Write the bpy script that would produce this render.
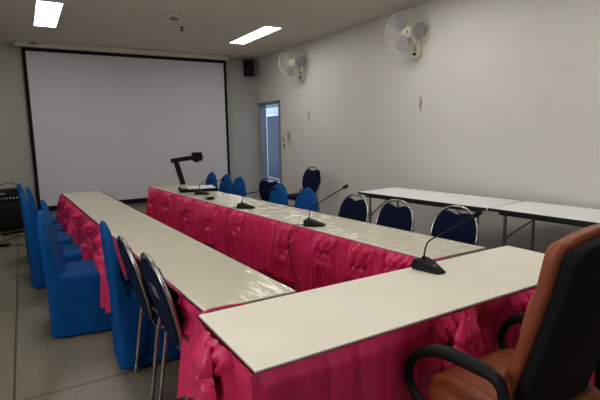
import bpy, bmesh, math, random
from math import sin, cos, pi, radians, atan2, sqrt, exp
from mathutils import Vector, Matrix

for o in list(bpy.data.objects):
    bpy.data.objects.remove(o)
SC = bpy.context.scene
COL = SC.collection

# ------------------------------------------------------------------ camera
YAW, PITCH, ROLL, CAMZ, FPX = 0.537, -0.144, -0.019, 1.47, 460.75
cd = bpy.data.cameras.new('camera'); cam = bpy.data.objects.new('camera', cd); COL.objects.link(cam)
cd.sensor_fit = 'HORIZONTAL'; cd.sensor_width = 36.0; cd.lens = FPX * 36.0 / 600.0; cd.clip_start = 0.02
fw = Vector((sin(YAW) * cos(PITCH), cos(YAW) * cos(PITCH), sin(PITCH)))
rt = Vector((cos(YAW), -sin(YAW), 0)); up = rt.cross(fw)
rt2 = rt * cos(ROLL) + up * sin(ROLL); up2 = -rt * sin(ROLL) + up * cos(ROLL)
m3 = Matrix((rt2, up2, -fw)).transposed()
cam.matrix_world = Matrix.Translation((0, 0, CAMZ)) @ m3.to_4x4()
SC.camera = cam
# ------------------------------------------------------------------ world and exposure
w = bpy.data.worlds.new('world'); SC.world = w; w.use_nodes = True
wb = w.node_tree.nodes['Background']; wb.inputs[0].default_value = (0.62, 0.76, 1.0, 1); wb.inputs[1].default_value = 1.6
SC.view_settings.view_transform = 'Standard'; SC.view_settings.look = 'None'
SC.view_settings.exposure = 0.0; SC.view_settings.gamma = 1.0; SC.view_settings.use_curve_mapping = False

# room extents
XL, XR, YB, YF, CZ = -2.9, 4.42, -3.0, 9.12, 3.03

def area_light(name, loc, direction, sx, sy, power, color):
    ld = bpy.data.lights.new(name, 'AREA'); ld.shape = 'RECTANGLE'; ld.size = sx; ld.size_y = sy
    ld.energy = power; ld.color = color
    o = bpy.data.objects.new(name, ld); COL.objects.link(o); o.location = loc
    o.rotation_euler = Vector(direction).to_track_quat('-Z', 'Y').to_euler()
    return o
WIN = [(0.5, 2.0), (2.7, 4.2)]          # y ranges of the daylight windows in the left wall, outside the picture
for (a, b) in WIN:
    area_light('window_daylight', (XL - 0.05, (a + b) / 2, 1.65), (1, 0, -0.12), b - a - .1, 1.2, 46 if a < 1 else 10, (1.0, 0.97, 0.92))
area_light('rear_window_daylight', (1.2, YB - 0.04, 1.7), (0, 1, -0.05), 1.9, 1.1, 3, (1.0, 0.97, 0.92))
area_light('doorway_daylight', (6.0, 14.6, 2.9), (0.5, 0.2, -.8), 1.0, 2.0, 80, (0.62, 0.76, 1.0))

# ------------------------------------------------------------------ materials
def mat(name, base=(.8, .8, .8), rough=.6, metal=0., var=None, vscale=20., bump=0., bscale=60., spec=None, sheen=0., detail=4., stretch=None, trans=0., emit=None):
    m = bpy.data.materials.new(name); m.use_nodes = True
    nt = m.node_tree; N = nt.nodes; L = nt.links; b = N['Principled BSDF']
    b.inputs['Base Color'].default_value = (*base, 1); b.inputs['Roughness'].default_value = rough; b.inputs['Metallic'].default_value = metal
    if spec is not None: b.inputs['Specular IOR Level'].default_value = spec
    if sheen: b.inputs['Sheen Weight'].default_value = sheen
    tc = N.new('ShaderNodeTexCoord'); src = tc.outputs['Object']
    if stretch:
        mp = N.new('ShaderNodeMapping'); mp.inputs['Scale'].default_value = stretch; L.new(src, mp.inputs[0]); src = mp.outputs[0]
    if var:
        n = N.new('ShaderNodeTexNoise'); n.inputs['Scale'].default_value = vscale; n.inputs['Detail'].default_value = detail; L.new(src, n.inputs['Vector'])
        r = N.new('ShaderNodeValToRGB'); r.color_ramp.elements[0].position = .35; r.color_ramp.elements[1].position = .65
        r.color_ramp.elements[0].color = (*var, 1); r.color_ramp.elements[1].color = (*base, 1)
        L.new(n.outputs['Fac'], r.inputs[0]); L.new(r.outputs[0], b.inputs['Base Color'])
    if bump:
        n2 = N.new('ShaderNodeTexNoise'); n2.inputs['Scale'].default_value = bscale; n2.inputs['Detail'].default_value = 3; L.new(src, n2.inputs['Vector'])
        bp = N.new('ShaderNodeBump'); bp.inputs['Strength'].default_value = bump; bp.inputs['Distance'].default_value = .01
        L.new(n2.outputs['Fac'], bp.inputs['Height']); L.new(bp.outputs[0], b.inputs['Normal'])
    if emit:
        b.inputs['Emission Color'].default_value = (*emit[0], 1); b.inputs['Emission Strength'].default_value = emit[1]
    return m

M = {}
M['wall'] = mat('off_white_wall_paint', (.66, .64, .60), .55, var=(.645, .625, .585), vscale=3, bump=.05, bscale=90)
M['wall_back'] = mat('back_wall_green_grey', (.40, .405, .345), .6, var=(.385, .39, .33), vscale=3)  # back wall tone set darker and greener than the other walls
M['ceiling'] = mat('ceiling_paint', (.68, .63, .55), .8, var=(.66, .61, .53), vscale=2)
M['trim'] = mat('grey_trim_paint', (.22, .24, .27), .5, var=(.20, .22, .25), vscale=8)
M['laminate'] = mat('cream_laminate', (.85, .81, .68), .5, var=(.82, .78, .65), vscale=5)
M['edge'] = mat('table_edge', (.42, .38, .31), .5, var=(.32, .29, .24), vscale=30)
M['white_lam'] = mat('white_laminate', (.86, .85, .87), .4, var=(.83, .82, .84), vscale=6)
M['black_edge'] = mat('black_edge_band', (.015, .015, .015), .4, var=(.02, .02, .02), vscale=30)
M['pink'] = mat('pink_satin', (.62, .022, .115), .40, var=(.56, .018, .10), vscale=14, bump=.12, bscale=22, spec=.35)
M['blue'] = mat('royal_blue_spandex', (.0, .062, .235), .7, var=(.0, .052, .20), vscale=9, bump=.08, bscale=30, spec=.12)
M['navy'] = mat('navy_upholstery', (.005, .009, .032), .85, var=(.004, .007, .026), vscale=120, bump=.2, bscale=300, spec=.1)
M['chrome'] = mat('chrome_tube', (.30, .29, .28), .22, 1., var=(.55, .53, .5), vscale=15)
M['grey_metal'] = mat('grey_painted_metal', (.22, .22, .24), .4, .6, var=(.18, .18, .2), vscale=15)
M['black'] = mat('black_plastic', (.006, .006, .007), .5, spec=.15, var=(.008, .008, .008), vscale=40, bump=.05, bscale=400)
M['matte_black'] = mat('matte_black', (.006, .006, .007), .75, spec=.12, var=(.008, .008, .008), vscale=40)
M['rust'] = mat('rust_leather', (.25, .060, .020), .42, spec=.35, var=(.20, .046, .016), vscale=11, bump=.25, bscale=120)
M['screen'] = mat('projection_fabric', (.57, .565, .58), .75, var=(.565, .56, .575), vscale=4)
M['cream_plastic'] = mat('cream_plastic', (.62, .59, .46), .45, var=(.58, .55, .42), vscale=20)
M['housing'] = mat('screen_housing', (.60, .57, .47), .5, var=(.57, .54, .44), vscale=10)
M['blade'] = mat('smoky_fan_blade', (.22, .21, .26), .3, var=(.20, .19, .24), vscale=10)
M['tag'] = mat('white_label', (.8, .8, .8), .5, var=(.75, .75, .75), vscale=50)
M['chip'] = mat('chipped_plaster', (.36, .32, .22), .8, var=(.30, .27, .18), vscale=60)
M['yellow'] = mat('yellow_cover', (.62, .47, .13), .5, var=(.55, .45, .2), vscale=50)
M['grey_plastic'] = mat('grey_plastic', (.20, .20, .18), .5, var=(.18, .18, .16), vscale=50)
M['outwall'] = mat('corridor_wall', (.55, .62, .74), .6, var=(.52, .59, .70), vscale=5)
M['sheet'] = mat('corrugated_sheet', (.045, .06, .085), .45, var=(.04, .053, .075), vscale=8)
M['concrete'] = mat('outside_concrete', (.35, .36, .38), .8, var=(.30, .31, .33), vscale=8)
M['lamp'] = mat('lamp_diffuser', (.9, .9, .9), .5, emit=((1.0, .97, .92), 17.0))

def glassy(name, tint, wrinkle, scale, gl=.07):
    m = bpy.data.materials.new(name); m.use_nodes = True; nt = m.node_tree; N = nt.nodes; L = nt.links
    N.remove(N['Principled BSDF']); out = N['Material Output']
    t = N.new('ShaderNodeBsdfTransparent'); t.inputs[0].default_value = (*tint, 1)
    g = N.new('ShaderNodeBsdfGlossy'); g.inputs['Roughness'].default_value = .12
    fr = N.new('ShaderNodeFresnel'); fr.inputs[0].default_value = 1.36
    mx = N.new('ShaderNodeMixShader'); L.new(fr.outputs[0], mx.inputs[0]); L.new(t.outputs[0], mx.inputs[1]); L.new(g.outputs[0], mx.inputs[2]); L.new(mx.outputs[0], out.inputs[0])
    if wrinkle:
        tc = N.new('ShaderNodeTexCoord'); mp = N.new('ShaderNodeMapping'); mp.inputs['Scale'].default_value = scale; mp.inputs['Rotation'].default_value = (0, 0, .5)
        n = N.new('ShaderNodeTexNoise'); n.inputs['Scale'].default_value = 1.; n.inputs['Detail'].default_value = 1.2; n.inputs['Distortion'].default_value = .3
        bp = N.new('ShaderNodeBump'); bp.inputs['Strength'].default_value = wrinkle; bp.inputs['Distance'].default_value = .04
        L.new(tc.outputs['Object'], mp.inputs[0]); L.new(mp.outputs[0], n.inputs['Vector']); L.new(n.outputs['Fac'], bp.inputs['Height'])
        L.new(bp.outputs[0], g.inputs['Normal'])
    return m
M['plastic_film'] = glassy('clear_plastic_film', (.998, .998, .992), .22, (26, 4, 1))
M['plastic_wrinkled'] = glassy('wrinkled_plastic_film', (.998, .998, .992), .8, (5, 32, 1))

def floor_mat():
    m = bpy.data.materials.new('terrazzo'); m.use_nodes = True; nt = m.node_tree; N = nt.nodes; L = nt.links; b = N['Principled BSDF']
    tc = N.new('ShaderNodeTexCoord')
    v = N.new('ShaderNodeTexVoronoi'); v.inputs['Scale'].default_value = 140
    L.new(tc.outputs['Object'], v.inputs['Vector'])
    n = N.new('ShaderNodeTexNoise'); n.inputs['Scale'].default_value = 70; n.inputs['Detail'].default_value = 5; L.new(tc.outputs['Object'], n.inputs['Vector'])
    r = N.new('ShaderNodeValToRGB'); r.color_ramp.elements[0].position = .30; r.color_ramp.elements[0].color = (.072, .062, .040, 1)
    r.color_ramp.elements[1].position = .48; r.color_ramp.elements[1].color = (.195, .170, .120, 1)
    L.new(n.outputs['Fac'], r.inputs[0])
    r2 = N.new('ShaderNodeValToRGB'); r2.color_ramp.elements[0].position = .0; r2.color_ramp.elements[0].color = (.12, .10, .08, 1)
    r2.color_ramp.elements[1].position = .25; r2.color_ramp.elements[1].color = (1, 1, 1, 1)
    L.new(v.outputs['Color'], r2.inputs[0])
    mx = N.new('ShaderNodeMix'); mx.data_type = 'RGBA'; mx.blend_type = 'MULTIPLY'; mx.inputs[0].default_value = .55
    L.new(r.outputs[0], mx.inputs[6]); L.new(r2.outputs[0], mx.inputs[7])
    br = N.new('ShaderNodeTexBrick'); br.offset = 0; br.squash = 1
    br.inputs['Color1'].default_value = (1, 1, 1, 1); br.inputs['Color2'].default_value = (.93, .93, .92, 1); br.inputs['Mortar'].default_value = (.28, .25, .22, 1)
    br.inputs['Scale'].default_value = 1; br.inputs['Mortar Size'].default_value = .008; br.inputs['Brick Width'].default_value = 1.2; br.inputs['Row Height'].default_value = 1.7
    mp = N.new('ShaderNodeMapping'); mp.inputs['Location'].default_value = (.17, .5, 0); L.new(tc.outputs['Object'], mp.inputs[0]); L.new(mp.outputs[0], br.inputs['Vector'])
    m2 = N.new('ShaderNodeMix'); m2.data_type = 'RGBA'; m2.blend_type = 'MULTIPLY'; m2.inputs[0].default_value = 1
    L.new(mx.outputs[2], m2.inputs[6]); L.new(br.outputs[0], m2.inputs[7]); L.new(m2.outputs[2], b.inputs['Base Color'])
    b.inputs['Roughness'].default_value = .42
    return m
M['floor'] = floor_mat()

# ------------------------------------------------------------------ mesh helpers
def obj(name, bm, m, parent=None, smooth=True, loc=None):
    me = bpy.data.meshes.new(name); bm.normal_update(); bm.to_mesh(me); bm.free()
    ms = m if isinstance(m, (list, tuple)) else [m]
    for q in ms: me.materials.append(q)
    if smooth:
        me.polygons.foreach_set('use_smooth', [True] * len(me.polygons))
        me.set_sharp_from_angle(angle=radians(42))
    o = bpy.data.objects.new(name, me); COL.objects.link(o)
    if parent: o.parent = parent
    if loc: o.location = loc
    return o
def tag(o, label=None, cat=None, group=None, kind=None):
    for k, v in (('label', label), ('category', cat), ('group', group), ('kind', kind)):
        if v: o[k] = v
    return o
def thing(name, label, cat, loc=(0, 0, 0), rz=0, group=None):
    o = bpy.data.objects.new(name, None); COL.objects.link(o); o.empty_display_size = .1
    o.location = loc; o.rotation_euler = (0, 0, rz)
    return tag(o, label, cat, group)
def dup(root, loc, rz, label, group=None):
    def cp(o, par):
        c = o.copy(); COL.objects.link(c); c.parent = par
        for ch in list(o.children): cp(ch, c)
        return c
    r = cp(root, None); r.location = loc; r.rotation_euler = (0, 0, rz); r['label'] = label
    if group: r['group'] = group
    return r
def box(bm, lo, hi, bev=0., mtx=None, mi=0):
    x0, y0, z0 = lo; x1, y1, z1 = hi
    t = bmesh.new()
    vs = [t.verts.new(v) for v in ((x0, y0, z0), (x1, y0, z0), (x1, y1, z0), (x0, y1, z0), (x0, y0, z1), (x1, y0, z1), (x1, y1, z1), (x0, y1, z1))]
    for f in ((3, 2, 1, 0), (4, 5, 6, 7), (0, 1, 5, 4), (1, 2, 6, 5), (2, 3, 7, 6), (3, 0, 4, 7)): t.faces.new([vs[i] for i in f])
    if bev: bmesh.ops.bevel(t, geom=t.edges[:], offset=bev, segments=2, affect='EDGES', profile=.6)
    if mtx: t.transform(mtx)
    for f in t.faces: f.material_index = mi
    merge(bm, t); return bm
def merge(bm, t):
    d = {}
    for v in t.verts: d[v] = bm.verts.new(v.co)
    for f in t.faces:
        try:
            nf = bm.faces.new([d[v] for v in f.verts]); nf.material_index = f.material_index
        except ValueError: pass
    t.free()
def new(): return bmesh.new()
def loft(bm, rings, cap=True, close=True):
    R_ = [[bm.verts.new(p) for p in r] for r in rings]; n = len(R_[0])
    for a, b in zip(R_, R_[1:]):
        for i in range(n if close else n - 1):
            j = (i + 1) % n; bm.faces.new((a[i], a[j], b[j], b[i]))
    if cap and close:
        bm.faces.new(R_[0][::-1]); bm.faces.new(R_[-1])
    return R_
def spline(pts, n=8):
    P = [Vector(p) for p in pts]; out = []
    for i in range(len(P) - 1):
        p0 = P[max(i - 1, 0)]; p1 = P[i]; p2 = P[i + 1]; p3 = P[min(i + 2, len(P) - 1)]
        for k in range(n):
            t = k / n; t2 = t * t; t3 = t2 * t
            out.append(.5 * ((2 * p1) + (p2 - p0) * t + (2 * p0 - 5 * p1 + 4 * p2 - p3) * t2 + (3 * p1 - p0 - 3 * p2 + p3) * t3))
    out.append(P[-1]); return out
def tube(bm, pts, r, n=10, closed=False, flat=1.):
    P = [Vector(p) for p in pts]; m = len(P); rings = []; prev = None
    rr = r if callable(r) else (lambda t: r)
    for i, p in enumerate(P):
        a = P[(i - 1) % m] if closed or i > 0 else p; b = P[(i + 1) % m] if closed or i < m - 1 else p
        t = (b - a); t = t.normalized() if t.length > 1e-9 else Vector((0, 0, 1))
        if prev is None:
            ref = Vector((0, 0, 1)) if abs(t.z) < .9 else Vector((1, 0, 0)); nx = t.cross(ref).normalized()
        else:
            nx = (prev - t * prev.dot(t)); nx = nx.normalized() if nx.length > 1e-6 else t.orthogonal().normalized()
        prev = nx; ny = t.cross(nx); q = rr(i / max(m - 1, 1))
        rings.append([p + nx * cos(2 * pi * k / n) * q + ny * sin(2 * pi * k / n) * q * flat for k in range(n)])
    if closed:
        R_ = [[bm.verts.new(v) for v in g] for g in rings]
        for i in range(m):
            a = R_[i]; b = R_[(i + 1) % m]
            for k in range(n): bm.faces.new((a[k], a[(k + 1) % n], b[(k + 1) % n], b[k]))
    else: loft(bm, rings)
    return bm
def lathe(bm, prof, n=24, mtx=None):
    t = bmesh.new(); rings = [[Vector((max(r, 1e-4) * cos(2 * pi * k / n), max(r, 1e-4) * sin(2 * pi * k / n), z)) for k in range(n)] for r, z in prof]
    loft(t, rings)
    if mtx: t.transform(mtx)
    merge(bm, t); return bm
def prism(bm, outline, z0, z1, bev=0., mtx=None):
    t = bmesh.new(); a = [t.verts.new((x, y, z0)) for x, y in outline]; b = [t.verts.new((x, y, z1)) for x, y in outline]; n = len(a)
    t.faces.new(a[::-1]); t.faces.new(b)
    for i in range(n): t.faces.new((a[i], a[(i + 1) % n], b[(i + 1) % n], b[i]))
    bmesh.ops.recalc_face_normals(t, faces=t.faces[:])
    if bev:
        es = [e for e in t.edges if abs(e.verts[0].co.z - e.verts[1].co.z) < 1e-6]
        bmesh.ops.bevel(t, geom=es, offset=bev, segments=3, affect='EDGES', profile=.6)
    if mtx: t.transform(mtx)
    merge(bm, t); return bm
def remeshed(bm, voxel, smooth_it=6):
    me = bpy.data.meshes.new('tmp'); bmesh.ops.recalc_face_normals(bm, faces=bm.faces[:]); bm.to_mesh(me); bm.free(); o = bpy.data.objects.new('tmp', me); COL.objects.link(o)
    r = o.modifiers.new('r', 'REMESH'); r.mode = 'VOXEL'; r.voxel_size = voxel
    s = o.modifiers.new('s', 'SMOOTH'); s.iterations = smooth_it; s.factor = .5
    dg = bpy.context.evaluated_depsgraph_get(); e = o.evaluated_get(dg); m2 = e.to_mesh(); out = bmesh.new(); out.from_mesh(m2); e.to_mesh_clear()
    bpy.data.objects.remove(o); bpy.data.meshes.remove(me); return out
def wallpanel(name, axis, pos, thick, a0, a1, z0, z1, holes, m):
    """wall in plane axis=pos (thickness added outward), pieces around rectangular holes (a,b,z,z)"""
    bm = new(); cuts = sorted({a0, a1, *[h[0] for h in holes], *[h[1] for h in holes]})
    for u, v in zip(cuts, cuts[1:]):
        hs = [h for h in holes if h[0] < (u + v) / 2 < h[1]]
        segs = [(z0, z1)] if not hs else [(z0, hs[0][2]), (hs[0][3], z1)]
        for s0, s1 in segs:
            if s1 - s0 < 1e-3: continue
            if axis == 'x': box(bm, (min(pos, pos + thick), u, s0), (max(pos, pos + thick), v, s1))
            else: box(bm, (u, min(pos, pos + thick), s0), (v, max(pos, pos + thick), s1))
    return tag(obj(name, bm, m, smooth=False), kind='structure')

# ================================================================== STRUCTURE
tag(obj('floor', box(new(), (XL - .2, YB - .2, -.1), (XR + .15, YF + .2, 0)), M['floor'], smooth=False), kind='structure')
tag(obj('ceiling', box(new(), (XL - .2, YB - .2, CZ), (XR + .15, YF + .2, CZ + .1)), M['ceiling'], smooth=False), kind='structure')
DY0, DY1, DZ = 8.12, 9.06, 2.12
wallpanel('wall_right', 'x', XR, .15, YB, YF, 0, CZ, [(DY0, DY1, 0, DZ)], M['wall'])
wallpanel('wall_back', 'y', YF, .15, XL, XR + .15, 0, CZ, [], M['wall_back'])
wallpanel('wall_left', 'x', XL, -.15, YB, YF, 0, CZ, [(a, b, 1.0, 2.35) for a, b in WIN], M['wall'])
wallpanel('wall_front', 'y', YB, -.15, XL, XR + .15, 0, CZ, [(.2, 2.2, 1.1, 2.3)], M['wall'])
def window(n, axis, pos, a, b, z0, z1):
    bm = new()
    def seg(u0, u1, s0, s1, d=.05):
        if axis == 'x': box(bm, (pos - d, u0, s0), (pos - .0, u1, s1))
        else: box(bm, (u0, pos - d, s0), (u1, pos - .0, s1))
    e = .05
    seg(a, b, z0, z0 + e); seg(a, b, z1 - e, z1); seg(a, a + e, z0, z1); seg(b - e, b, z0, z1); seg((a + b) / 2 - .02, (a + b) / 2 + .02, z0, z1)
    tag(obj('window_%d' % n, bm, M['trim'], smooth=False), kind='structure')
for i, (a, b) in enumerate(WIN): window(i + 1, 'x', XL + .05, a, b, 1.0, 2.35)
window(3, 'y', YB + .05, .2, 2.2, 1.1, 2.3)

# door frame in the right wall, near the far corner; its leaf stands open outwards
dr = bpy.data.objects.new('door_1', None); COL.objects.link(dr); dr['kind'] = 'structure'
bm = new(); t_ = .045
box(bm, (XR - .02, DY0, 0), (XR + .14, DY0 + t_, DZ)); box(bm, (XR - .02, DY1 - t_, 0), (XR + .14, DY1, DZ)); box(bm, (XR - .02, DY0, DZ - t_), (XR + .14, DY1, DZ))
obj('door_frame', bm, M['trim'], dr, smooth=False)
bm = new(); box(bm, (XR + .16, DY0 - .03, .02), (XR + 1.0, DY0 + .01, DZ - .06)); obj('door_leaf', bm, M['outwall'], dr, smooth=False)
# corridor outside: floor, far wall clad in a corrugated sheet, ceiling beams
tag(obj('floor_corridor', box(new(), (XR + .15, 6.0, -.1), (8.2, 18, -.02)), M['concrete'], smooth=False), kind='structure')
bm = new(); box(bm, (7.4, 6.0, -.02), (7.55, 18, 3.4)); tag(obj('wall_corridor', bm, M['outwall'], smooth=False), kind='structure')
bm = new()
for k in range(36):
    y = 11.75 + k * .075
    box(bm, (7.33, y, .0), (7.36 + .015 * (k % 2), y + .07, 2.05))
tag(obj('trim_1', bm, M['sheet'], smooth=False), kind='structure')
bm = new(); box(bm, (7.25, 11.7, 2.05), (7.38, 14.5, 2.13)); tag(obj('trim_2', bm, M['tag'], smooth=False), kind='structure')
bm = new(); box(bm, (6.2, 10, 2.22), (6.32, 18, 2.32)); tag(obj('trim_3', bm, M['concrete'], smooth=False), kind='structure')
bm = new(); box(bm, (XR + .02, DY1 + .3, 2.95), (7.4, 18, 3.05)); tag(obj('ceiling_corridor', bm, M['outwall'], smooth=False), kind='structure')

# ================================================================== CEILING LIGHTS and fittings
def ceiling_lamp(x, y, label):
    t = thing('ceiling_light', label, 'ceiling light', (x, y, CZ), 0, None)
    bm = new(); a, b, e = .15, .69, .018
    for lo, hi in (((-a, -b, -.02), (-a + e, b, -.001)), ((a - e, -b, -.02), (a, b, -.001)), ((-a + e, -b, -.02), (a - e, -b + e, -.001)), ((-a + e, b - e, -.02), (a - e, b, -.001))): box(bm, lo, hi)
    obj('frame', bm, M['tag'], t, smooth=False)
    obj('diffuser', box(new(), (-a + e, -b + e, -.014), (a - e, b - e, -.003)), M['lamp'], t, smooth=False)
    return t
l1 = ceiling_lamp(.42, 6.9, 'lit white ceiling panel above the left end of the screen'); l1['group'] = 'lit ceiling panels'
dup(l1, (3.31, 6.9, CZ), 0, 'lit white ceiling panel between the screen and the wall fans')
for (x, y, lb) in ((.42, 3.85, 'lit ceiling panel over the left table row'), (3.31, 3.85, 'lit ceiling panel over the navy chairs'), (.42, 1.2, 'lit ceiling panel above the left end of the front table'),
                   (3.31, 1.2, 'lit ceiling panel above the right end of the front table'), (.42, -1.9, 'lit ceiling panel behind the viewer on the left'), (3.31, -1.9, 'lit ceiling panel behind the viewer on the right')):
    if y > -1: dup(l1, (x, y, CZ), 0, lb)
t = thing('smoke_detector', 'flat round pale smoke detector on the ceiling', 'smoke detector', (1.87, 6.3, CZ))
obj('base', lathe(new(), [(0, -.001), (.11, -.001), (.11, -.016), (.10, -.022), (0, -.022)]), M['cream_plastic'], t)
obj('sensing_chamber', lathe(new(), [(0, -.0225), (.06, -.0225), (.055, -.045), (.03, -.05), (0, -.05)]), M['grey_plastic'], t)
t = thing('sprinkler_head', 'small dark sprinkler head hanging from the ceiling', 'sprinkler', (2.14, 6.86, CZ))
obj('base', lathe(new(), [(0, -.001), (.035, -.001), (.03, -.01), (0, -.01)], 16), M['grey_plastic'], t)
obj('nozzle', lathe(new(), [(0, -.0105), (.012, -.0105), (.012, -.045), (.028, -.05), (.028, -.055), (0, -.055)], 16), M['matte_black'], t)

# ================================================================== PROJECTION SCREEN
S = 9.0
t = thing('projection_screen', 'large white pull-down projection screen with black border on the back wall', 'projection screen', (1.9, S, 0))
obj('housing', box(new(), (-1.86, -.13, 2.945), (1.80, .02, CZ - .002), .008), M['housing'], t)
h = obj('housing_label', box(new(), (-1.66, -.134, 2.985), (-1.56, -.1305, 3.005)), M['matte_black'], t, smooth=False)
x0, x1, z0, z1 = -1.775, 1.775, .25, 2.945
bm = new(); e = .055
for lo, hi in (((x0, -.004, z0), (x0 + e, .004, z1)), ((x1 - e, -.004, z0), (x1, .004, z1)), ((x0 + e, -.004, z1 - e), (x1 - e, .004, z1)), ((x0 + e, -.004, z0), (x1 - e, .004, z0 + e))): box(bm, lo, hi)
obj('border', bm, M['matte_black'], t, smooth=False)
obj('screen_fabric', box(new(), (x0 + e, -.003, z0 + e), (x1 - e, .003, z1 - e)), M['screen'], t, smooth=False)
obj('weight_bar', box(new(), (x0 - .02, -.015, z0 - .035), (x1 + .02, .015, z0), .006), M['matte_black'], t)

# wall loudspeaker
t = thing('loudspeaker', 'small black loudspeaker high in the corner right of the screen', 'loudspeaker', (4.17, 8.98, 2.66), radians(-12))
outl = [(-.085, -.13), (.085, -.13), (.105, -.05), (.105, .02), (.07, .06), (-.07, .06), (-.105, .02), (-.105, -.05)]
obj('cabinet', prism(new(), outl, 0, .32, .015), M['matte_black'], t)
obj('grille', box(new(), (-.075, -.142, .02), (.075, -.128, .30), .006), M['black'], t)
obj('bracket', box(new(), (-.02, .055, .13), (.02, .125, .19), .004), M['grey_metal'], t)

# ================================================================== WALL FANS
def wall_fan():
    t = thing('wall_fan', 'x', 'wall fan')
    # local: wall plane at x=0, room towards -x ; head turned towards the viewer
    bp_ = new(); out = [(.075 * cos(a) * (1 - .15 * sin(a)), .15 * sin(a)) for a in [2 * pi * k / 28 for k in range(28)]]
    Mx = Matrix(((0, 0, -1, 0), (1, 0, 0, 0), (0, 1, 0, -.17), (0, 0, 0, 1)))
    base = obj('base', prism(bp_, out, .001, .06, .015, Mx), M['cream_plastic'], t)
    obj('control_knob', lathe(new(), [(0, 0), (.022, 0), (.018, .018), (0, .018)], 16, Matrix.Translation((-.06, 0, -.25)) @ Matrix.Rotation(-pi / 2, 4, 'Y')), M['matte_black'], base)
    obj('switch_plate', box(new(), (-.064, -.02, -.22), (-.0602, .02, -.15), .002), M['grey_plastic'], base)
    obj('arm', tube(new(), spline([(-.05, 0, -.12), (-.10, 0, -.06), (-.14, 0, -.01), (-.17, 0, 0)], 6), .028, 12), M['cream_plastic'], t)
    head = bpy.data.objects.new('fan_head', None); COL.objects.link(head); head.parent = t; head.location = (-.20, 0, 0)
    head.rotation_euler = (Vector((-.66, -.74, -.16))).to_track_quat('Z', 'Y').to_euler()
    obj('motor', lathe(new(), [(0, -.13), (.05, -.125), (.075, -.09), (.08, -.03), (.07, .0), (0, .0)], 24), M['cream_plastic'], head)
    bm = new()
    for k in range(3):
        rings = []
        for i in range(9):
            s = i / 8; r = .035 + s * .19; a0 = k * 2 * pi / 3 + s * .25; wd = (.35 + 1.0 * sin(pi * min(1, s * .9 + .05)) ** .8) * .55
            wd = wd * (1.25 - .25 * s)
            row = []
            for j in range(7):
                a = a0 + (j / 6 - .5) * wd * 1.3
                row.append((r * cos(a), r * sin(a), .045 + .03 * (j / 6 - .5)))
            rings.append(row)
        top = rings; bot = [[(x, y, z - .003) for x, y, z in r_] for r_ in rings]
        loft(bm, [a + b[::-1] for a, b in zip(top, bot)])
    obj('blades', bm, M['blade'], head)
    bm = new(); Rg = .262
    for k in range(60):
        a = 2 * pi * k / 60
        tube(bm, [(r * cos(a), r * sin(a), z) for r, z in ((.045, .115), (.10, .113), (.18, .098), (.24, .065), (Rg, .025))], .0012, 4)
        tube(bm, [(r * cos(a), r * sin(a), z) for r, z in ((.07, -.03), (.13, -.028), (.225, -.01), (Rg, .025))], .0012, 4)
    for r, z, q in ((Rg, .025, .0045), (.18, .098, .0015), (.13, -.028, .002), (.24, .065, .0015)):
        tube(bm, [(r * cos(2 * pi * k / 48), r * sin(2 * pi * k / 48), z) for k in range(48)], q, 6, closed=True)
    obj('cage', bm, M['cream_plastic'], head)
    hb = obj('hub_badge', lathe(new(), [(0, .108), (.05, .108), (.05, .118), (.044, .124), (0, .125)], 24), M['cream_plastic'], head)
    obj('emblem', box(new(), (-.006, -.018, .1252), (.006, .018, .1262)), M['matte_black'], hb)
    obj('power_cord', tube(new(), spline([(-.012, .0, -.06), (-.012, .02, .10), (-.012, .02, .29)], 6), .004, 6), M['cream_plastic'], t)
    return t
f1 = wall_fan(); f1.location = (XR, 4.42, 2.685); f1['label'] = 'cream wall fan nearer the camera, above the long white tables'; f1['group'] = 'wall fans'
dup(f1, (XR, 7.22, 2.70), 0, 'cream wall fan farther off, beside the lit ceiling panel')
# switches by the door
def plate(name, label, cat, y, z, w_, h_, m, kn):
    t = thing(name, label, cat, (XR, y, z))
    obj('cover_plate', box(new(), (-.012, -w_ / 2, -h_ / 2), (-.001, w_ / 2, h_ / 2), .003), m, t)
    for k in range(kn):
        zz = -h_ / 2 + h_ * (k + .5) / kn
        obj('rocker', box(new(), (-.017, -w_ * .3, zz - h_ * .3 / kn), (-.0122, w_ * .3, zz + h_ * .3 / kn), .001), M['cream_plastic'] if m is not M['cream_plastic'] else M['matte_black'], t)
plate('light_switch', 'grey multi-gang switch plate on the wall right of the doorway', 'light switch', 7.80, 1.42, .10, .17, M['grey_plastic'], 3)
plate('wall_socket', 'yellowish socket cover below the grey switch plate', 'wall socket', 7.76, 1.27, .09, .11, M['yellow'], 1)
for (y, z, lb) in ((8.03, 1.36, 'small dark upper wall switch beside the doorway'), (7.99, 1.22, 'small dark lower wall switch beside the doorway')):
    plate('key_switch', lb, 'wall switch', y, z, .05, .09, M['matte_black'], 1)
for (y, z, lb) in ((7.06, 1.75, 'cream plaster chip on the wall under the farther fan'), (4.36, 1.80, 'cream plaster chip on the wall under the nearer fan')):
    bm = new(); prism(bm, [(0, -.09), (.02, -.05), (.012, -.01), (.03, .03), (.01, .09), (-.02, .10), (-.012, .03), (-.025, 0), (-.012, -.06)], 0, .004, .001, Matrix(((0, 0, -1, XR - .0005), (-1, 0, 0, y), (0, 1, 0, z), (0, 0, 0, 1))))
    tag(obj('plaster_chip', bm, M['chip']), lb, 'plaster chip', 'plaster chips on the fan wall')

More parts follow.
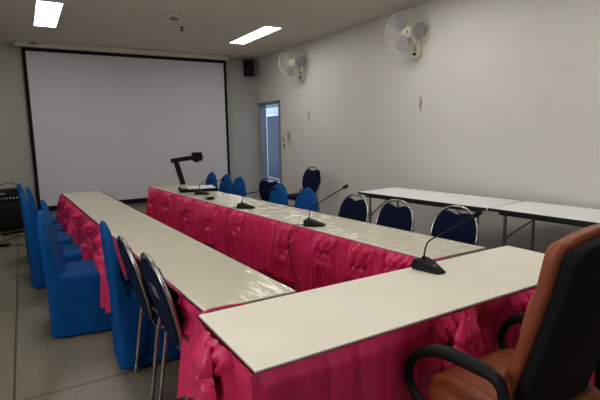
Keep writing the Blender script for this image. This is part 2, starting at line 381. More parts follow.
# ================================================================== SKIRTED TABLES
TOP = .75
def P3(origin, d, u, n, o, z):  # point along edge
    return (origin[0] + d[0] * u + n[0] * o, origin[1] + d[1] * u + n[1] * o, z)
def hashr(i, s): return random.Random(i * 7919 + s * 104729).random()
def pleat(u, seed):
    """irregular vertical pleats in 0..1"""
    a = .8 * abs(sin(u * pi / .095 + 1.2 * sin(u * 3.1 + seed))) ** .8 + .2 * abs(sin(u * pi / .047 + 2 * sin(u * 2.3 + seed * 2)))
    return max(0, min(1, a * (.72 + .28 * sin(u * 2 * pi / .43 + seed))))
def sheet(bm, fn, nu, nv, th=.002):
    G = [[bm.verts.new(fn(i / nu, j / nv)) for j in range(nv + 1)] for i in range(nu + 1)]
    for i in range(nu):
        for j in range(nv): bm.faces.new((G[i][j], G[i + 1][j], G[i + 1][j + 1], G[i][j + 1]))
def bow_mesh(r_, big=1., up_=.2):
    bm = new()
    pet = [(74, .135, .042), (106, .135, .042), (18, .07, .034), (162, .07, .034), (-35, .095, .046), (215, .095, .046), (-72, .11, .038), (252, .11, .038)]
    for a, Ln, wd in pet:
        a = radians(a + r_.uniform(-9, 9)); Ln *= big * r_.uniform(.85, 1.12); wd *= big * r_.uniform(.85, 1.15); rings = []; Ln = min(Ln, up_ / max(.2, sin(a))) if sin(a) > 0 else Ln; ca, sa = cos(a), sin(a)
        for i in range(11):
            s = i / 10; wv = wd * (sin(pi * (s ** .75)) ** .8 if 0 < s < 1 else 0) + .004; hv = .034 * big * (sin(pi * s ** .8) if s < 1 else 0) + .003
            ring = []
            for k in range(14):
                q = 2 * pi * k / 14; cr = 1 - .35 * exp(-((q - pi / 2) / .38) ** 2)
                x = Ln * s; y = wv * cos(q); z = .006 + hv * (sin(q) * cr if sin(q) > 0 else .15 * sin(q))
                ring.append((x * ca - y * sa, x * sa + y * ca, z + .012))
            rings.append(ring)
        loft(bm, rings)
    t2 = new(); bmesh.ops.create_icosphere(t2, subdivisions=2, radius=.02 * big); t2.transform(Matrix.Diagonal((1, 1.2, .9, 1))); t2.transform(Matrix.Translation((0, 0, .035))); merge(bm, t2)
    return bm
def skirt(label, sides, seed, push=None, amp_=1., pl_=.115):
    """sides: list of (p0, p1, bows[(u,z)], swag) ; outward normal is to the right of p0->p1"""
    cx = sum(s[0][0] for s in sides) / len(sides); cy = sum(s[0][1] for s in sides) / len(sides)
    t = thing('table_skirt', label, 'table skirt', (0, 0, 0), 0, 'pink satin table skirts')
    under = new(); over = new(); rnd = random.Random(seed)
    for si, (p0, p1, bows, full) in enumerate(sides):
        L_ = sqrt((p1[0] - p0[0]) ** 2 + (p1[1] - p0[1]) ** 2); d = ((p1[0] - p0[0]) / L_, (p1[1] - p0[1]) / L_); n = (d[1], -d[0]); sd = seed * 3.7 + si * 1.9
        nu = max(8, int(L_ / .009))
        def fu(a, b):
            u = a * L_; v = b; z = TOP - .008 - v * (TOP - .03); u = u * (L_ + .03) / L_ - .015; amp = .002 + (.045 if not full else .03 * max(0, v - .55) + .004) * v
            en = max(0, min(1, (u + .015) / .05, (L_ + .015 - u) / .05))
            return P3(p0, d, u, n, .004 + amp * pleat(u, sd) * en - (push(si, u) * min(1, v * 6) if push else 0), z)
        sheet(under, fu, nu, 14)
        if not full: continue
        si_front0 = pl_ < .05
        def fo(a, b):
            u = a * L_; hem = (.62 if si_front0 else .50) + .05 * sin(u * 5.1 + sd) + .03 * sin(u * 13 + sd)
            for (bu, bz) in bows: hem -= .05 * exp(-((u - bu) / .12) ** 2)
            z = TOP - .0035 - b * hem
            pf = pl_ * (1 if si_front0 or u < L_ - 3.0 else .38)
            off = .016 + .040 * b + (.3 * pf + .008 + .75 * pf * b) * pleat(u * .8, sd + 5)
            for (bu, bz) in bows:
                du = u - bu; dz = z - bz; r = sqrt((du * 1.35) ** 2 + dz * dz); th = atan2(dz, du)
                if abs(du) > .3: continue
                g = exp(-(du / .105) ** 4); off = off * (1 - .75 * g) + g * (.022 + .02 * b)
                if dz < 0: off += g * .055 * abs(cos(pi * du / (.040 + .03 * min(1, -dz / .2)))) * min(1, -dz / .05)
                else: off += g * .050 * abs(cos(pi * du / (.020 + .05 * min(1, dz / .13)))) * min(1, dz / .04)
                off += .034 * exp(-(r / .13) ** 2) * (.5 + .5 * cos(8 * th)) * min(1, r / .04)
                off = off * (1 - .8 * exp(-(r / .035) ** 2))
                off -= .040 * exp(-((abs(du) - .135) / .028) ** 2) * min(1, b * 8)
            u = u * (L_ + .044) / L_ - .022; en = max(0, min(1, (u + .022) / .05, (L_ + .022 - u) / .05))
            top = min(1, b * 14)
            return P3(p0, d, u, n, .010 + amp_ * off * (.3 + .7 * en) * (.25 + .75 * top) - (push(si, u) * min(1, b * 4.5) if push else 0), z)
        sheet(over, fo, nu, 44)
        si_front = pl_ < .05
        for (bu, bz) in bows:
            c = P3(p0, d, bu, n, .040, bz)
            bm = bow_mesh(rnd, rnd.uniform(1.0, 1.2) * (1.2 if si_front else 1.12), TOP - .012 - bz)
            X = Vector((d[0], d[1], 0)); Z = Vector((n[0], n[1], 0)); Y = Vector((0, 0, 1))
            mt = Matrix((X, Y, Z)).transposed().to_4x4(); mt.translation = Vector(c); bm.transform(mt)
            obj('bow', bm, M['pink'], t)
    obj('pleated_panel', under, M['pink'], t)
    if len(over.verts): obj('draped_swag', over, M['pink'], t)
    return t
def conf_table(label, c, corners, group, lx=.82):
    """corners: 4 plan points"""
    t = thing('conference_table', label, 'table', (c[0], c[1], 0), 0, group)
    pts = [(x - c[0], y - c[1]) for x, y in corners]
    obj('tabletop', prism(new(), pts, TOP - .028, TOP, .0015), M['laminate'], t)
    obj('edge_band', prism(new(), [(x * 1.0 + (.002 if x > 0 else -.002), y + (.002 if y > 0 else -.002)) for x, y in pts], TOP - .027, TOP - .004), M['edge'], t)
    for (x, y) in pts:
        x *= lx; y *= .965
        obj('leg', tube(new(), [(x, y, .001), (x, y, TOP - .03)], .014, 10), M['grey_metal'], t)
    return t
RA, RB, RF = -.039, -.077, .006
def Lx(y, o=0): return .500 + RA * (y - 4) + o
def Rx(y, o=0): return 1.748 + RB * (y - 4) + o
LW, RW = .436, .479
def Fy(x, o=0): return 1.215 + RF * (x - 1) + o
FX0, FX1, FD = .552, 2.55, .531
LY0, LY1 = 1.775, 6.715; RY0, RY1 = 1.80, 6.783
def row(xf, W_, y0, y1, k, names, group, lx=.82):
    for i in range(k):
        a = y0 + (y1 - y0) * i / k + .002; b = y0 + (y1 - y0) * (i + 1) / k - .002; c = (xf((a + b) / 2, W_ / 2), (a + b) / 2)
        conf_table(names[i], c, [(xf(a), a), (xf(a, W_), a), (xf(b, W_), b), (xf(b), b)], group, lx)
row(Lx, LW, LY0, LY1, 3, ['cream-topped table of the left row, nearest the camera', 'cream-topped table in the middle of the left row', 'cream-topped table of the left row, nearest the screen'], 'tables of the left row')
row(Rx, RW, RY0, RY1, 3, ['cream-topped table of the right row, nearest the camera', 'cream-topped table in the middle of the right row', 'cream-topped table of the right row, under the document camera'], 'tables of the right row', .1)
FZ = TOP
conf_table('wide cream table across the front, nearest the camera', (1.55, 1.48), [(FX0, Fy(FX0)), (FX1, Fy(FX1)), (FX1, Fy(FX1, FD)), (FX0, Fy(FX0, FD))], None)
# skirts
inn = lambda ys, y1, z=.60: [(y1 - y, z + .03 * ((i * 37) % 5 - 2) / 2) for i, y in enumerate(ys)]
skirt('pink satin skirt hanging round the left table row', [
    ((Lx(LY1), LY1), (Lx(LY0), LY0), inn([6.2, 5.6, 4.95, 4.3, 3.72], LY1, .62), True),
    ((Lx(LY0, LW), LY0 + .06), (Lx(LY1, LW), LY1), inn([], LY1), True),
    ((Lx(LY1, LW), LY1), (Lx(LY1), LY1), [], True)], 3, push=lambda si, u: (.055 * min(1, max(0, (u - (LY1 - 3.5)) / .1)) + .37 * min(1, max(0, (u - (LY1 - 3.45)) / .25)) * min(1, max(0, (LY1 - 2.03 - u) / .06))) if si == 0 else 0)
skirt('pink satin skirt hanging round the right table row', [
    ((Rx(RY1), RY1), (Rx(RY0), RY0 + .02), [(RY1 - y, z) for y, z in ((6.5, .56), (5.91, .58), (5.25, .55), (4.64, .535), (4.04, .58), (3.21, .53), (2.72, .59), (2.34, .57), (1.985, .64))], True),
    ((Rx(RY0, RW), RY0 + .1), (Rx(RY1, RW), RY1), [], False),
    ((Rx(RY1, RW), RY1), (Rx(RY1), RY1), [], True)], 5, push=lambda si, u: .42 * min(1, u / .1, max(0, 4.83 - u) / .1) if si == 1 else 0)
skirt('pink satin skirt hanging round the wide front table', [
    ((FX0, Fy(FX0)), (FX1, Fy(FX1)), [(.90, .60), (1.37, .61), (1.8, .60)], True),
    ((FX0, Fy(FX0, FD)), (FX0, Fy(FX0)), [(.22, .60)], True),
    ((FX1, Fy(FX1)), (FX1, Fy(FX1, FD)), [(.27, .60)], True),
    ((1.86, Fy(1.86, FD)), (.97, Fy(.97, FD)), [], False)], 8, push=lambda si, u: .055 * min(1, max(0, (u - .52) / .1)) * min(1, max(0, (1.42 - u) / .1)) if si == 0 else (.03 if si == 1 else 0), amp_=.85, pl_=.02)

hm = new()
tube(hm, [(.565, Fy(.6, FD) + .008, TOP - .004), (.60, Fy(.6, FD) + .010, TOP + .007), (.68, Fy(.7, FD) + .012, TOP + .006), (.76, Fy(.7, FD) + .012, TOP - .002)], .008, 8, flat=.6)
hems = [hm]; hm = new()
tube(hm, [(1.86, Fy(1.8, FD) + .010, TOP - .004), (1.90, Fy(1.9, FD) + .012, TOP + .007), (1.98, Fy(1.9, FD) + .012, TOP + .006), (2.04, Fy(2, FD) + .012, TOP - .002)], .008, 8, flat=.6)
for q_ in (hems[0], hm): obj('hem', q_, M['pink'], [o for o in bpy.data.objects if o.name.startswith('table_skirt')][-1])
def film(label, pts, m, nx, ny, name='plastic_cover'):
    bm = new(); rnd = random.Random(4)
    A, B, C_, D = [Vector((*p, 0)) for p in pts]
    def fn(a, b):
        p = (A * (1 - a) + B * a) * (1 - b) + (D * (1 - a) + C_ * a) * b
        return (p.x, p.y, TOP + .0022 + .0009 * sin(p.x * 40 + 3 * sin(p.y * 9)) * sin(p.y * 23 + p.x * 5))
    sheet(bm, fn, nx, ny)
    o = obj(name, bm, m); return tag(o, label, 'plastic sheet', 'clear plastic table covers')
film('clear plastic sheet over the left table row', [(Lx(LY0, .004), LY0 + .004), (Lx(LY0, LW - .004), LY0 + .004), (Lx(LY1, LW - .004), LY1 - .004), (Lx(LY1, .004), LY1 - .004)], M['plastic_film'], 24, 160)
film('clear wrinkled plastic sheet over the right table row', [(Rx(RY0, .004), RY0 + .004), (Rx(RY0, RW - .004), RY0 + .004), (Rx(RY1, RW - .004), RY1 - .004), (Rx(RY1, .004), RY1 - .004)], M['plastic_wrinkled'], 24, 160)

# ================================================================== WHITE TABLES ALONG THE RIGHT WALL
def wall_table(label, F0, F1, W_, far):
    """F0 far end of the front edge, F1 near end"""
    d = Vector((F1[0] - F0[0], F1[1] - F0[1], 0)); L_ = d.length; d.normalize(); n = Vector((-d.y, d.x, 0))   # n towards the wall
    t = thing('folding_table', label, 'folding table', (F0[0], F0[1], 0), atan2(d.y, d.x), 'white folding tables along the wall')
    obj('tabletop', prism(new(), [(.003, .003), (L_ - .003, .003), (L_ - .003, W_ - .003), (.003, W_ - .003)], .722, .75), M['white_lam'], t)
    bm = new()
    for lo, hi in (((0, 0, .722), (L_, .0028, .749)), ((0, W_ - .0028, .722), (L_, W_, .749)), *([((0, 0, .722), (.0028, W_, .749))] if far else [((L_ - .0028, 0, .722), (L_, W_, .749))])): box(bm, lo, hi)
    obj('edge_band', bm, M['black_edge'], t, smooth=False)
    bm = new(); box(bm, (.08, .05, .69), (L_ - .08, .075, .7215)); box(bm, (.08, W_ - .075, .69), (L_ - .08, W_ - .05, .7215)); obj('rail', bm, M['black_edge'], t, smooth=False)
    for u, s in ((.13, 1), (L_ - .13, -1)):
        for v in (.08, W_ - .08):
            obj('leg', tube(new(), [(u, v, .001), (u, v, .69)], .014, 10), M['grey_metal'], t)
        obj('cross_bar', tube(new(), [(u, .08, .12), (u, W_ - .08, .12)], .010, 8), M['grey_metal'], t)
        obj('brace', tube(new(), spline([(u, .10, .45), (u + s * .02, .10, .49), (u + s * .26, .10, .69)], 3), .009, 8), M['grey_metal'], t)
    return t
wall_table('white folding table by the wall, the one farther from the camera', (3.455, 4.42), (3.64, 2.742), .66, True)
wall_table('white folding table by the wall, the one nearer the camera', (3.660, 2.735), (3.765, 1.08), .645, False)
tag(obj('purple_strap', box(new(), (-.012, -.004, 0), (.012, .004, .58), .002), mat('purple_ribbon', (.22, .02, .20), .5, var=(.2, .018, .18)), loc=(3.80, 2.655, .08)), 'narrow purple strap hanging under the nearer white table', 'strap')

# ================================================================== COVERED CHAIRS (royal blue slipcovers)
def rring(x0, x1, hw, z, r, n=6):
    out = []
    for cx, cy, a0 in ((x1 - r, hw - r, 0), (x0 + r, hw - r, 90), (x0 + r, -hw + r, 180), (x1 - r, -hw + r, 270)):
        for k in range(n): a = radians(a0 + 90 * k / (n - 1)); out.append((cx + r * cos(a), cy + r * sin(a), z))
    return out
def make_covered():
    t = thing('covered_chair', 'x', 'chair', (0, 0, 0), 0, 'chairs in royal blue covers')
    bm = new()
    loft(bm, [rring(-.01, .475, .232, .012, .04), rring(.0, .468, .225, .2, .04), rring(.012, .462, .218, .40, .04), rring(.03, .462, .216, .455, .04), rring(.06, .44, .20, .475, .04)])
    rings = []
    Ht = .94
    for i in range(26):
        z = .012 + (Ht - .012) * (i / 25) ** (.85)
        s = z / Ht; hw = .218 - .012 * s
        if z > .64: q = (z - .64) / (Ht - .64); hw *= max(.05, sqrt(max(0, 1 - q ** 2.3)))
        xr = -.008 - .035 * max(0, (z - .40) / .53) ** 1.2; xf = .15 if z < .44 else .14 - .135 * ((z - .44) / .5) ** .48
        if z > .86: xf -= .03 * ((z - .86) / .075) ** 2 * .5
        rings.append(rring(xr, max(xf, xr + .03), max(hw, .02), z, min(.028, (max(xf, xr + .03) - xr) * .45, hw * .9)))
    loft(bm, rings)
    bm = remeshed(bm, .011, 5); rnd = random.Random(2)
    for v in bm.verts:
        x, y, z = v.co
        if z < .43:
            k = (.43 - z) / .43; a = atan2(y, x - .22)
            v.co.x += k * .007 * sin(a * 9 + 2 * sin(z * 7)) * cos(a); v.co.y += k * .007 * sin(a * 9 + 2 * sin(z * 7)) * sin(a)
        if .43 < z < .56 and x > .1: v.co.z += .003 * sin(y * 40 + x * 25)
        # diagonal pull folds where back meets seat
        v.co.x += .004 * sin((z + abs(y) * .8) * 55) * exp(-((z - .52) / .10) ** 2)
    obj('slipcover', bm, M['blue'], t)
    for x in (.03, .43):
        for y in (-.18, .18): obj('leg', lathe(new(), [(0, .0005), (.012, .0005), (.012, .06), (0, .06)], 10, Matrix.Translation((x, y, 0))), M['chrome'], t)
    return t
cc = make_covered(); first = [True]
def place(src, flag, x, y, rz, label, group):
    if flag[0]:
        flag[0] = False; src.location = (x, y, 0); src.rotation_euler = (0, 0, radians(rz)); src['label'] = label; src['group'] = group
    else: dup(src, (x, y, 0), radians(rz), label, group)
GL, GR = 'blue covered chairs along the left table row', 'blue covered chairs behind the right table row'
place(cc, first, .095, 3.90, -9, 'large blue covered chair on the left, its whole skirt and floor hem showing', GL)
place(cc, first, .42, 3.13, -3, 'blue covered chair tucked in between the big blue chair and the dark navy ones', GL)
place(cc, first, .13, 4.56, 0, 'blue covered chair directly behind the large one on the left', GL)
place(cc, first, -.03, 5.27, 3, 'blue covered chair pulled out farthest left, third back from the large one', GL)
place(cc, first, .03, 5.87, 0, 'blue covered chair with tall back, second from the screen end on the left', GL)
place(cc, first, -.055, 6.42, 4, 'blue covered chair at the screen end of the left row', GL)
place(cc, first, 2.30, 6.37, 180, 'blue covered chair behind the document camera, nearest the screen on the right', GR)
place(cc, first, 2.33, 5.88, 180, 'blue covered chair in front of the black edge of the screen', GR)
place(cc, first, 2.31, 5.405, 180, 'blue covered chair just right of the screen edge', GR)
place(cc, first, 2.335, 4.38, 179, 'blue covered chair overlapping the dark chair below the doorway', GR)
place(cc, first, 2.355, 3.84, 180, 'blue covered chair in front of the chair standing by the wall', GR)

# ================================================================== NAVY BANQUET CHAIRS
def oval(sc=1., notch=0., n=96, off=0.):
    pts = []
    for k in range(n):
        a = 2 * pi * k / n; c, s = cos(a), sin(a)
        y = .207 * (abs(c) ** .88) * (1 if c > 0 else -1); h = .27 + (.222 if s > 0 else .27) * (abs(s) ** .88) * (1 if s > 0 else -1)
        if h < .27: y *= .82 + .18 * h / .27
        y *= 1 - off / .207; h = .27 + (h - .27) * (1 - off / .24)
        if notch and s > 0 and abs(y) < .115: h -= notch * (.5 + .5 * cos(pi * y / .115)) ** .7
        pts.append((y, h))
    return pts
def back_matrix():
    b = Vector((.06, 0, .435)); tp = Vector((-.062, 0, .917)); H = (tp - b).normalized(); Y = Vector((0, 1, 0)); N = Y.cross(H)
    m = Matrix((Y, H, N)).transposed().to_4x4(); m.translation = b; return m
def make_navy():
    t = thing('banquet_chair', 'x', 'chair', (0, 0, 0), 0, 'x')
    Bm = back_matrix()
    bm = prism(new(), oval(notch=.045, off=.012), -.017, .019, .012, Bm); obj('backrest', bm, M['navy'], t)
    obj('back_frame', tube(new(), [Bm @ Vector((y, h, 0)) for y, h in oval()], .0105, 10, closed=True), M['chrome'], t)
    bm = new(); prism(bm, [(x - .235 if False else x, y) for x, y, z in rring(.075, .465, .212, 0, .07, 7)], .435, .492, .02); obj('seat', bm, M['navy'], t)
    obj('seat_frame', tube(new(), [(x, y, .425) for x, y, z in rring(.07, .455, .20, 0, .05, 6)], .011, 8, closed=True), M['chrome'], t)
    for s in (-1, 1):
        obj('leg', tube(new(), [(0, s * .205, .001), (.062, s * .198, .42), (.085, s * .196, .50), (.04, s * .200, .56)], .0115, 10), M['chrome'], t)
        obj('leg', tube(new(), [(.47, s * .205, .001), (.43, s * .2, .42)], .0115, 10), M['chrome'], t)
    return t
nv = make_navy(); fl = [True]
place(nv, fl, .515, 2.19, 1, 'navy banquet chair with chrome frame on the left, nearest the camera', 'navy banquet chairs')
place(nv, fl, .485, 2.665, 0, 'navy banquet chair on the left, standing next to the blue covered chair', 'navy banquet chairs')
place(nv, fl, 2.655, 2.28, 180, 'navy banquet chair behind the right row, nearest the camera, behind the front microphone', 'navy banquet chairs')
place(nv, fl, 2.53, 2.78, 180, 'navy banquet chair behind the right row, middle of the three close together', 'navy banquet chairs')
place(nv, fl, 2.49, 3.28, 180, 'navy banquet chair behind the right row, farthest of the three close together', 'navy banquet chairs')
place(nv, fl, 2.70, 5.22, 22, 'navy banquet chair half hidden behind a blue covered chair below the doorway', 'navy banquet chairs')
place(nv, fl, 4.02, 6.38, 194, 'navy banquet chair standing alone against the wall between doorway and white tables', 'navy banquet chairs')
# faint printed lines on the back of the nearest navy chair
lead = nv
Bm = back_matrix(); bm = new(); rnd = random.Random(6)
for r_ in range(3):
    y = -.06
    while y < .05:
        q = rnd.uniform(.004, .010); box(bm, (y, .334 - .022 * r_, -.0182), (y + q, .3375 - .022 * r_, -.0172), mtx=Bm); y += q + .005
own = [c for c in lead.children if c.name.startswith('backrest')][0]
obj('printed_lines', bm, M['tag'], own, smooth=False)

# ================================================================== EXECUTIVE CHAIR
ex = thing('office_chair', 'rust leather executive chair with black back shell and black armrests in the right foreground', 'office chair', (1.475, .925, 0), 0)
def yprof(z):
    pr = [(.44, -.070), (.60, -.095), (.80, -.155), (1.0, -.212), (1.1, -.232), (1.25, -.245)]
    for (a, b), (c, d) in zip(pr, pr[1:]):
        if z <= c: return b + (d - b) * (z - a) / (c - a)
    return pr[-1][1]
def backout(hw, z0, z1, arch, r):
    pts = [(-hw * .86, z0), (hw * .86, z0), (hw * .97, z0 + .2)]
    for k in range(8): a = radians(90 * k / 7); pts.append((hw - r + r * cos(a), z1 - r + r * sin(a)))
    for k in range(1, 9): u = 1 - 2 * k / 9; pts.append(((hw - r) * u, z1 + arch * (1 - u * u)))
    for k in range(8): a = radians(90 + 90 * k / 7); pts.append((-hw + r + r * cos(a), z1 - r + r * sin(a)))
    pts.append((-hw * .97, z0 + .2)); return pts
XZ = Matrix(((1, 0, 0, 0), (0, 0, 1, 0), (0, 1, 0, 0), (0, 0, 0, 1)))
bm = remeshed(prism(new(), backout(.235, .46, 1.155, .028, .05), -.004, .044, .018, XZ), .010, 5)
for v in bm.verts:
    x, y, z = v.co; v.co.y += yprof(z) + .012 * (x / .24) ** 2 + (.006 * sin(z * 22) if y > .04 else 0)
obj('backrest', bm, M['rust'], ex)
bm = remeshed(prism(new(), backout(.218, .45, 1.135, .026, .04), -.048, .006, .014, XZ), .010, 4)
for v in bm.verts: x, y, z = v.co; v.co.y += yprof(z) + .012 * (x / .24) ** 2
bsh = obj('back_shell', bm, M['matte_black'], ex)
bm = new(); loft(bm, [rring(-.15, .20, .23, .44, .06), rring(-.17, .245, .258, .465, .08), rring(-.17, .255, .266, .50, .08), rring(-.17, .245, .258, .54, .08), rring(-.15, .20, .22, .560, .06)])
bm.transform(Matrix.Rotation(pi / 2, 4, 'Z'))
bm = remeshed(bm, .011, 6)
for v in bm.verts:
    if v.co.z > .51: v.co.z += -.012 * exp(-((abs(v.co.x) - .15) / .012) ** 2) + .008 * sin(v.co.y * 12)
obj('seat', bm, M['rust'], ex)
for s in (-1, 1):
    px = s * .285 - (.015 if s > 0 else 0)
    path = spline([(s * .245, .12, .455), (px, .22, .475), (px, .285, .54), (px, .268, .615), (px, .21, .672), (px, .12, .708), (px, .0, .716), (px, -.075, .712), (px, -.112, .68), (px, -.122, .60), (px, -.128, .51), (s * .25, -.12, .46)], 6)
    obj('armrest', tube(new(), path, lambda q: .017 + .008 * exp(-((q - .52) / .16) ** 2), 12), M['black'], ex)
obj('column', lathe(new(), [(0, .10), (.028, .10), (.028, .28), (.02, .28), (.02, .40), (.07, .41), (.09, .437), (0, .437)], 20), M['grey_metal'], ex)
bs = obj('star_base', lathe(new(), [(0, .07), (.05, .07), (.05, .11), (0, .115)], 20), M['black'], ex)
for k in range(5):
    a = 2 * pi * k / 5 + .3
    obj('base_leg', tube(new(), [(.03 * cos(a), .03 * sin(a), .09), (.28 * cos(a), .28 * sin(a), .07)], lambda q: .022 - .008 * q, 8), M['black'], ex)
    obj('caster', lathe(new(), [(0, -.018), (.028, -.018), (.028, .018), (0, .018)], 16, Matrix.Translation((.285 * cos(a), .285 * sin(a), .0285)) @ Matrix.Rotation(a, 4, 'Z') @ Matrix.Rotation(pi / 2, 4, 'X')), M['black'], ex)

# ================================================================== MICROPHONES
ZT = TOP + .0035
def mic(label, x, y, ang, tip, cable, rise=.3):
    t = thing('conference_microphone', label, 'microphone', (x, y, ZT), radians(ang), 'gooseneck conference microphones')
    bm = new()
    prof = [(-.075, .058, .046), (-.06, .060, .050), (-.01, .054, .040), (.05, .040, .022), (.085, .026, .012)]
    rings = []
    for px, hw, h in prof: rings.append([(px, -hw, 0), (px, -hw, h * .55), (px, -hw * .72, h), (px, hw * .72, h), (px, hw, h * .55), (px, hw, 0)])
    loft(bm, rings); bmesh.ops.recalc_face_normals(bm, faces=bm.faces[:])
    b = obj('base', bm, M['black'], t)
    obj('talk_button', lathe(new(), [(0, 0), (.009, 0), (.008, .004), (0, .004)], 14, Matrix.Translation((.035, 0, .0275))), M['grey_plastic'], b)
    R_ = Matrix.Rotation(-radians(ang), 3, 'Z'); tp = R_ @ (Vector(tip) - Vector((x, y, ZT)))
    r0 = Vector((-.045, 0, .044)); q = tp - r0; hz = Vector((q.x, q.y, 0))
    e1 = r0 + Vector((0, 0, q.z * rise)) + hz * .05; e2 = r0 + Vector((0, 0, q.z * (rise + .12))) + hz * .14
    P = [r0, r0 + Vector((0, 0, q.z * rise * .5)) + hz * .015, e1, e2, e2 + (tp - e2) * .5, e2 + (tp - e2) * .95]
    obj('socket', lathe(new(), [(0, -.004), (.011, -.004), (.009, .018), (0, .018)], 14, Matrix.Translation(r0)), M['black'], t)
    obj('gooseneck', tube(new(), spline(P, 7), .0042, 8), M['black'], t)
    dr_ = (P[5] - P[4]).normalized()
    obj('capsule', tube(new(), [P[5] - dr_ * .012, P[5] - dr_ * .008, P[5] + dr_ * .012, P[5] + dr_ * .03, P[5] + dr_ * .036], lambda s: (.007, .011, .0125, .0115, .005)[int(round(s * 4))], 12), M['matte_black'], t)
    if cable:
        obj('cable', tube(new(), spline([R_ @ (Vector(c) - Vector((x, y, ZT))) for c in cable], 6), .003, 6), M['matte_black'], t)
    return t
mic('black gooseneck microphone on the front table, nearest the camera', 1.765, 1.655, -92, (1.885, 1.467, 1.062), None)
mic('black gooseneck microphone in front of the farthest of the three navy chairs', 1.905, 2.985, -48, (2.10, 2.837, 1.058),
    [(1.86, 3.03, ZT + .006), (1.815, 3.06, ZT + .004), (1.775, 3.07, ZT + .003), (1.735, 3.08, .70), (1.722, 3.08, .55), (1.726, 3.0, .38), (1.745, 2.9, .2)])
mic('black gooseneck microphone with cable over the pink skirt, middle of the right row', 1.83, 4.11, -48, (2.0, 3.819, .955),
    [(1.785, 4.155, ZT + .006), (1.755, 4.18, ZT + .004), (1.725, 4.2, ZT), (1.672, 4.21, .70), (1.650, 4.21, .5), (1.655, 4.15, .3), (1.68, 4.1, .1)], .5)
mic('black gooseneck microphone in front of the document camera', 1.84, 5.42, -48, (1.97, 5.04, .955),
    [(1.795, 5.345, ZT + .006), (1.75, 5.38, ZT + .004), (1.60, 5.4, ZT + .002), (1.565, 5.41, .68), (1.56, 5.41, .5)], .5)

# ================================================================== DOCUMENT CAMERA
t = thing('document_camera', 'document camera with tall black arm on the far end of the right row', 'document camera', (1.93, 5.86, ZT), radians(-12))
b = obj('base', box(new(), (-.24, -.19, 0), (.24, .19, .035), .008), M['matte_black'], t)
obj('stage', box(new(), (-.14, -.17, .0355), (.21, .17, .042), .003), M['white_lam'], t)
obj('arm_mount', box(new(), (-.215, -.04, .035), (-.145, .04, .085), .01), M['cream_plastic'], t)
def barr(bm, a, c, wd, dp):
    a, c = Vector(a), Vector(c); d = (c - a); L_ = d.length; Z = d.normalized(); Y = Vector((0, 1, 0)); X = Y.cross(Z).normalized(); Y = Z.cross(X)
    m = Matrix((X, Y, Z)).transposed().to_4x4(); m.translation = a
    return box(bm, (-wd / 2, -dp / 2, 0), (wd / 2, dp / 2, L_), .008, m)
obj('post', barr(new(), (-.18, 0, .06), (-.262, 0, .395), .066, .045), M['black'], t)
obj('arm', barr(new(), (-.325, 0, .395), (.00, 0, .435), .056, .05), M['black'], t)
obj('hinge', lathe(new(), [(0, -.03), (.03, -.03), (.03, .03), (0, .03)], 20, Matrix.Translation((-.262, 0, .395)) @ Matrix.Rotation(pi / 2, 4, 'X')), M['black'], t)
hd = obj('camera_head', box(new(), (-.055, -.06, .385), (.07, .06, .495), .01), M['matte_black'], t)
obj('lens', lathe(new(), [(0, .365), (.028, .365), (.028, .384), (0, .384)], 20), M['black'], hd)
obj('focus_knob', lathe(new(), [(0, 0), (.02, 0), (.018, .014), (0, .014)], 16, Matrix.Translation((.0705, 0, .43)) @ Matrix.Rotation(pi / 2, 4, 'Y')), M['black'], hd)
t = thing('computer_mouse', 'small black mouse lying beside the document camera', 'mouse', (1.76, 4.92, ZT), radians(-40))
obj('shell', remeshed(lathe(new(), [(0, 0), (.030, 0), (.032, .010), (.022, .026), (0, .032)], 20, Matrix.Diagonal((1.6, 1, 1, 1))), .004, 3), M['black'], t)

# ================================================================== AV CORNER at the left
t = thing('equipment_cabinet', 'black equipment cabinet at the left edge, below the black amplifier', 'cabinet', (-.43, 8.80, 0))
obj('body', box(new(), (-.38, -.22, .03), (.34, .24, .50), .008), M['matte_black'], t)
obj('door', box(new(), (-.36, -.235, .06), (-.02, -.2205, .475), .004), M['black'], t); obj('door', box(new(), (-.005, -.235, .06), (.325, -.2205, .475), .004), M['black'], t)
for x in (-.33, .29):
    for y in (-.17, .19): obj('foot', box(new(), (x - .02, y - .02, .001), (x + .02, y + .02, .03)), M['black'], t)
t = thing('amplifier', 'black amplifier with a row of pale sockets on the cabinet', 'amplifier', (-.37, 8.76, .501))
a = obj('case', box(new(), (-.28, -.16, .008), (.27, .16, .165), .006), M['black'], t)
obj('foot', box(new(), (-.26, -.14, .0), (.25, .14, .0075)), M['matte_black'], t)
for k in range(11): obj('socket', lathe(new(), [(0, 0), (.011, 0), (.009, .008), (0, .008)], 10, Matrix.Translation((-.24 + k * .046, -.1605, .035)) @ Matrix.Rotation(pi / 2, 4, 'X')), M['tag'], a)
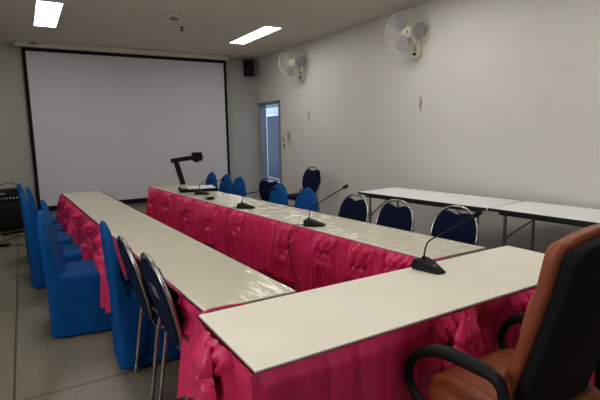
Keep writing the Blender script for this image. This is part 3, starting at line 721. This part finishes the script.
obj('display', box(new(), (-.02, -.1615, .095), (.07, -.1602, .125)), M['grey_plastic'], a, smooth=False)
def cable(label, pts, r=.006, name='cable'):
    return tag(obj(name, tube(new(), spline(pts, 8), r, 6), M['matte_black']), label, 'cable', 'black cables in the equipment corner')
cable('black cable arching over the top of the amplifier', [(-.60, 8.76, .68), (-.48, 8.74, .76), (-.36, 8.72, .73), (-.26, 8.72, .77), (-.16, 8.74, .74), (-.085, 8.78, .66), (-.065, 8.8, .56), (-.05, 8.7, .3), (-.03, 8.6, .02)])
cable('black cable looping across the floor before the cabinet', [(-.62, 7.72, .008), (-.38, 7.76, .008), (-.26, 7.95, .008), (-.20, 8.15, .008), (-.12, 8.05, .008), (-.02, 8.2, .008), (.06, 8.5, .008)])
cable('black cable curling in front of the amplifier sockets', [(-.58, 8.52, .46), (-.50, 8.50, .38), (-.38, 8.52, .33), (-.28, 8.50, .40), (-.20, 8.52, .30), (-.14, 8.52, .12), (-.02, 8.50, .01)], .005)
t = thing('power_strip', 'black power strip lying on the floor by the cabinet', 'power strip', (-.22, 8.36, 0), radians(28))
obj('body', box(new(), (-.18, -.03, .001), (.18, .03, .04), .006), M['matte_black'], t)
for k in range(4): obj('outlet', box(new(), (-.15 + k * .08, -.018, .0402), (-.10 + k * .08, .018, .042)), M['grey_plastic'], t, smooth=False)
t = thing('carton', 'small pale box on the floor at the left edge', 'box', (-.56, 8.12, 0), radians(8))
obj('body', box(new(), (-.15, -.12, .001), (.14, .12, .14), .004), M['cream_plastic'], t)
obj('lid', box(new(), (-.153, -.123, .1405), (.143, .123, .165), .004), M['cream_plastic'], t)
t = thing('power_adapter', 'black power adapter on the floor near the pale box', 'power adapter', (-.36, 7.42, 0), radians(-12))
obj('brick', box(new(), (-.09, -.04, .001), (.09, .04, .04), .008), M['matte_black'], t)
obj('cord', tube(new(), spline([(.085, 0, .02), (.16, .03, .006), (.24, -.02, .006), (.30, .05, .006)], 6), .005, 6), M['matte_black'], t)
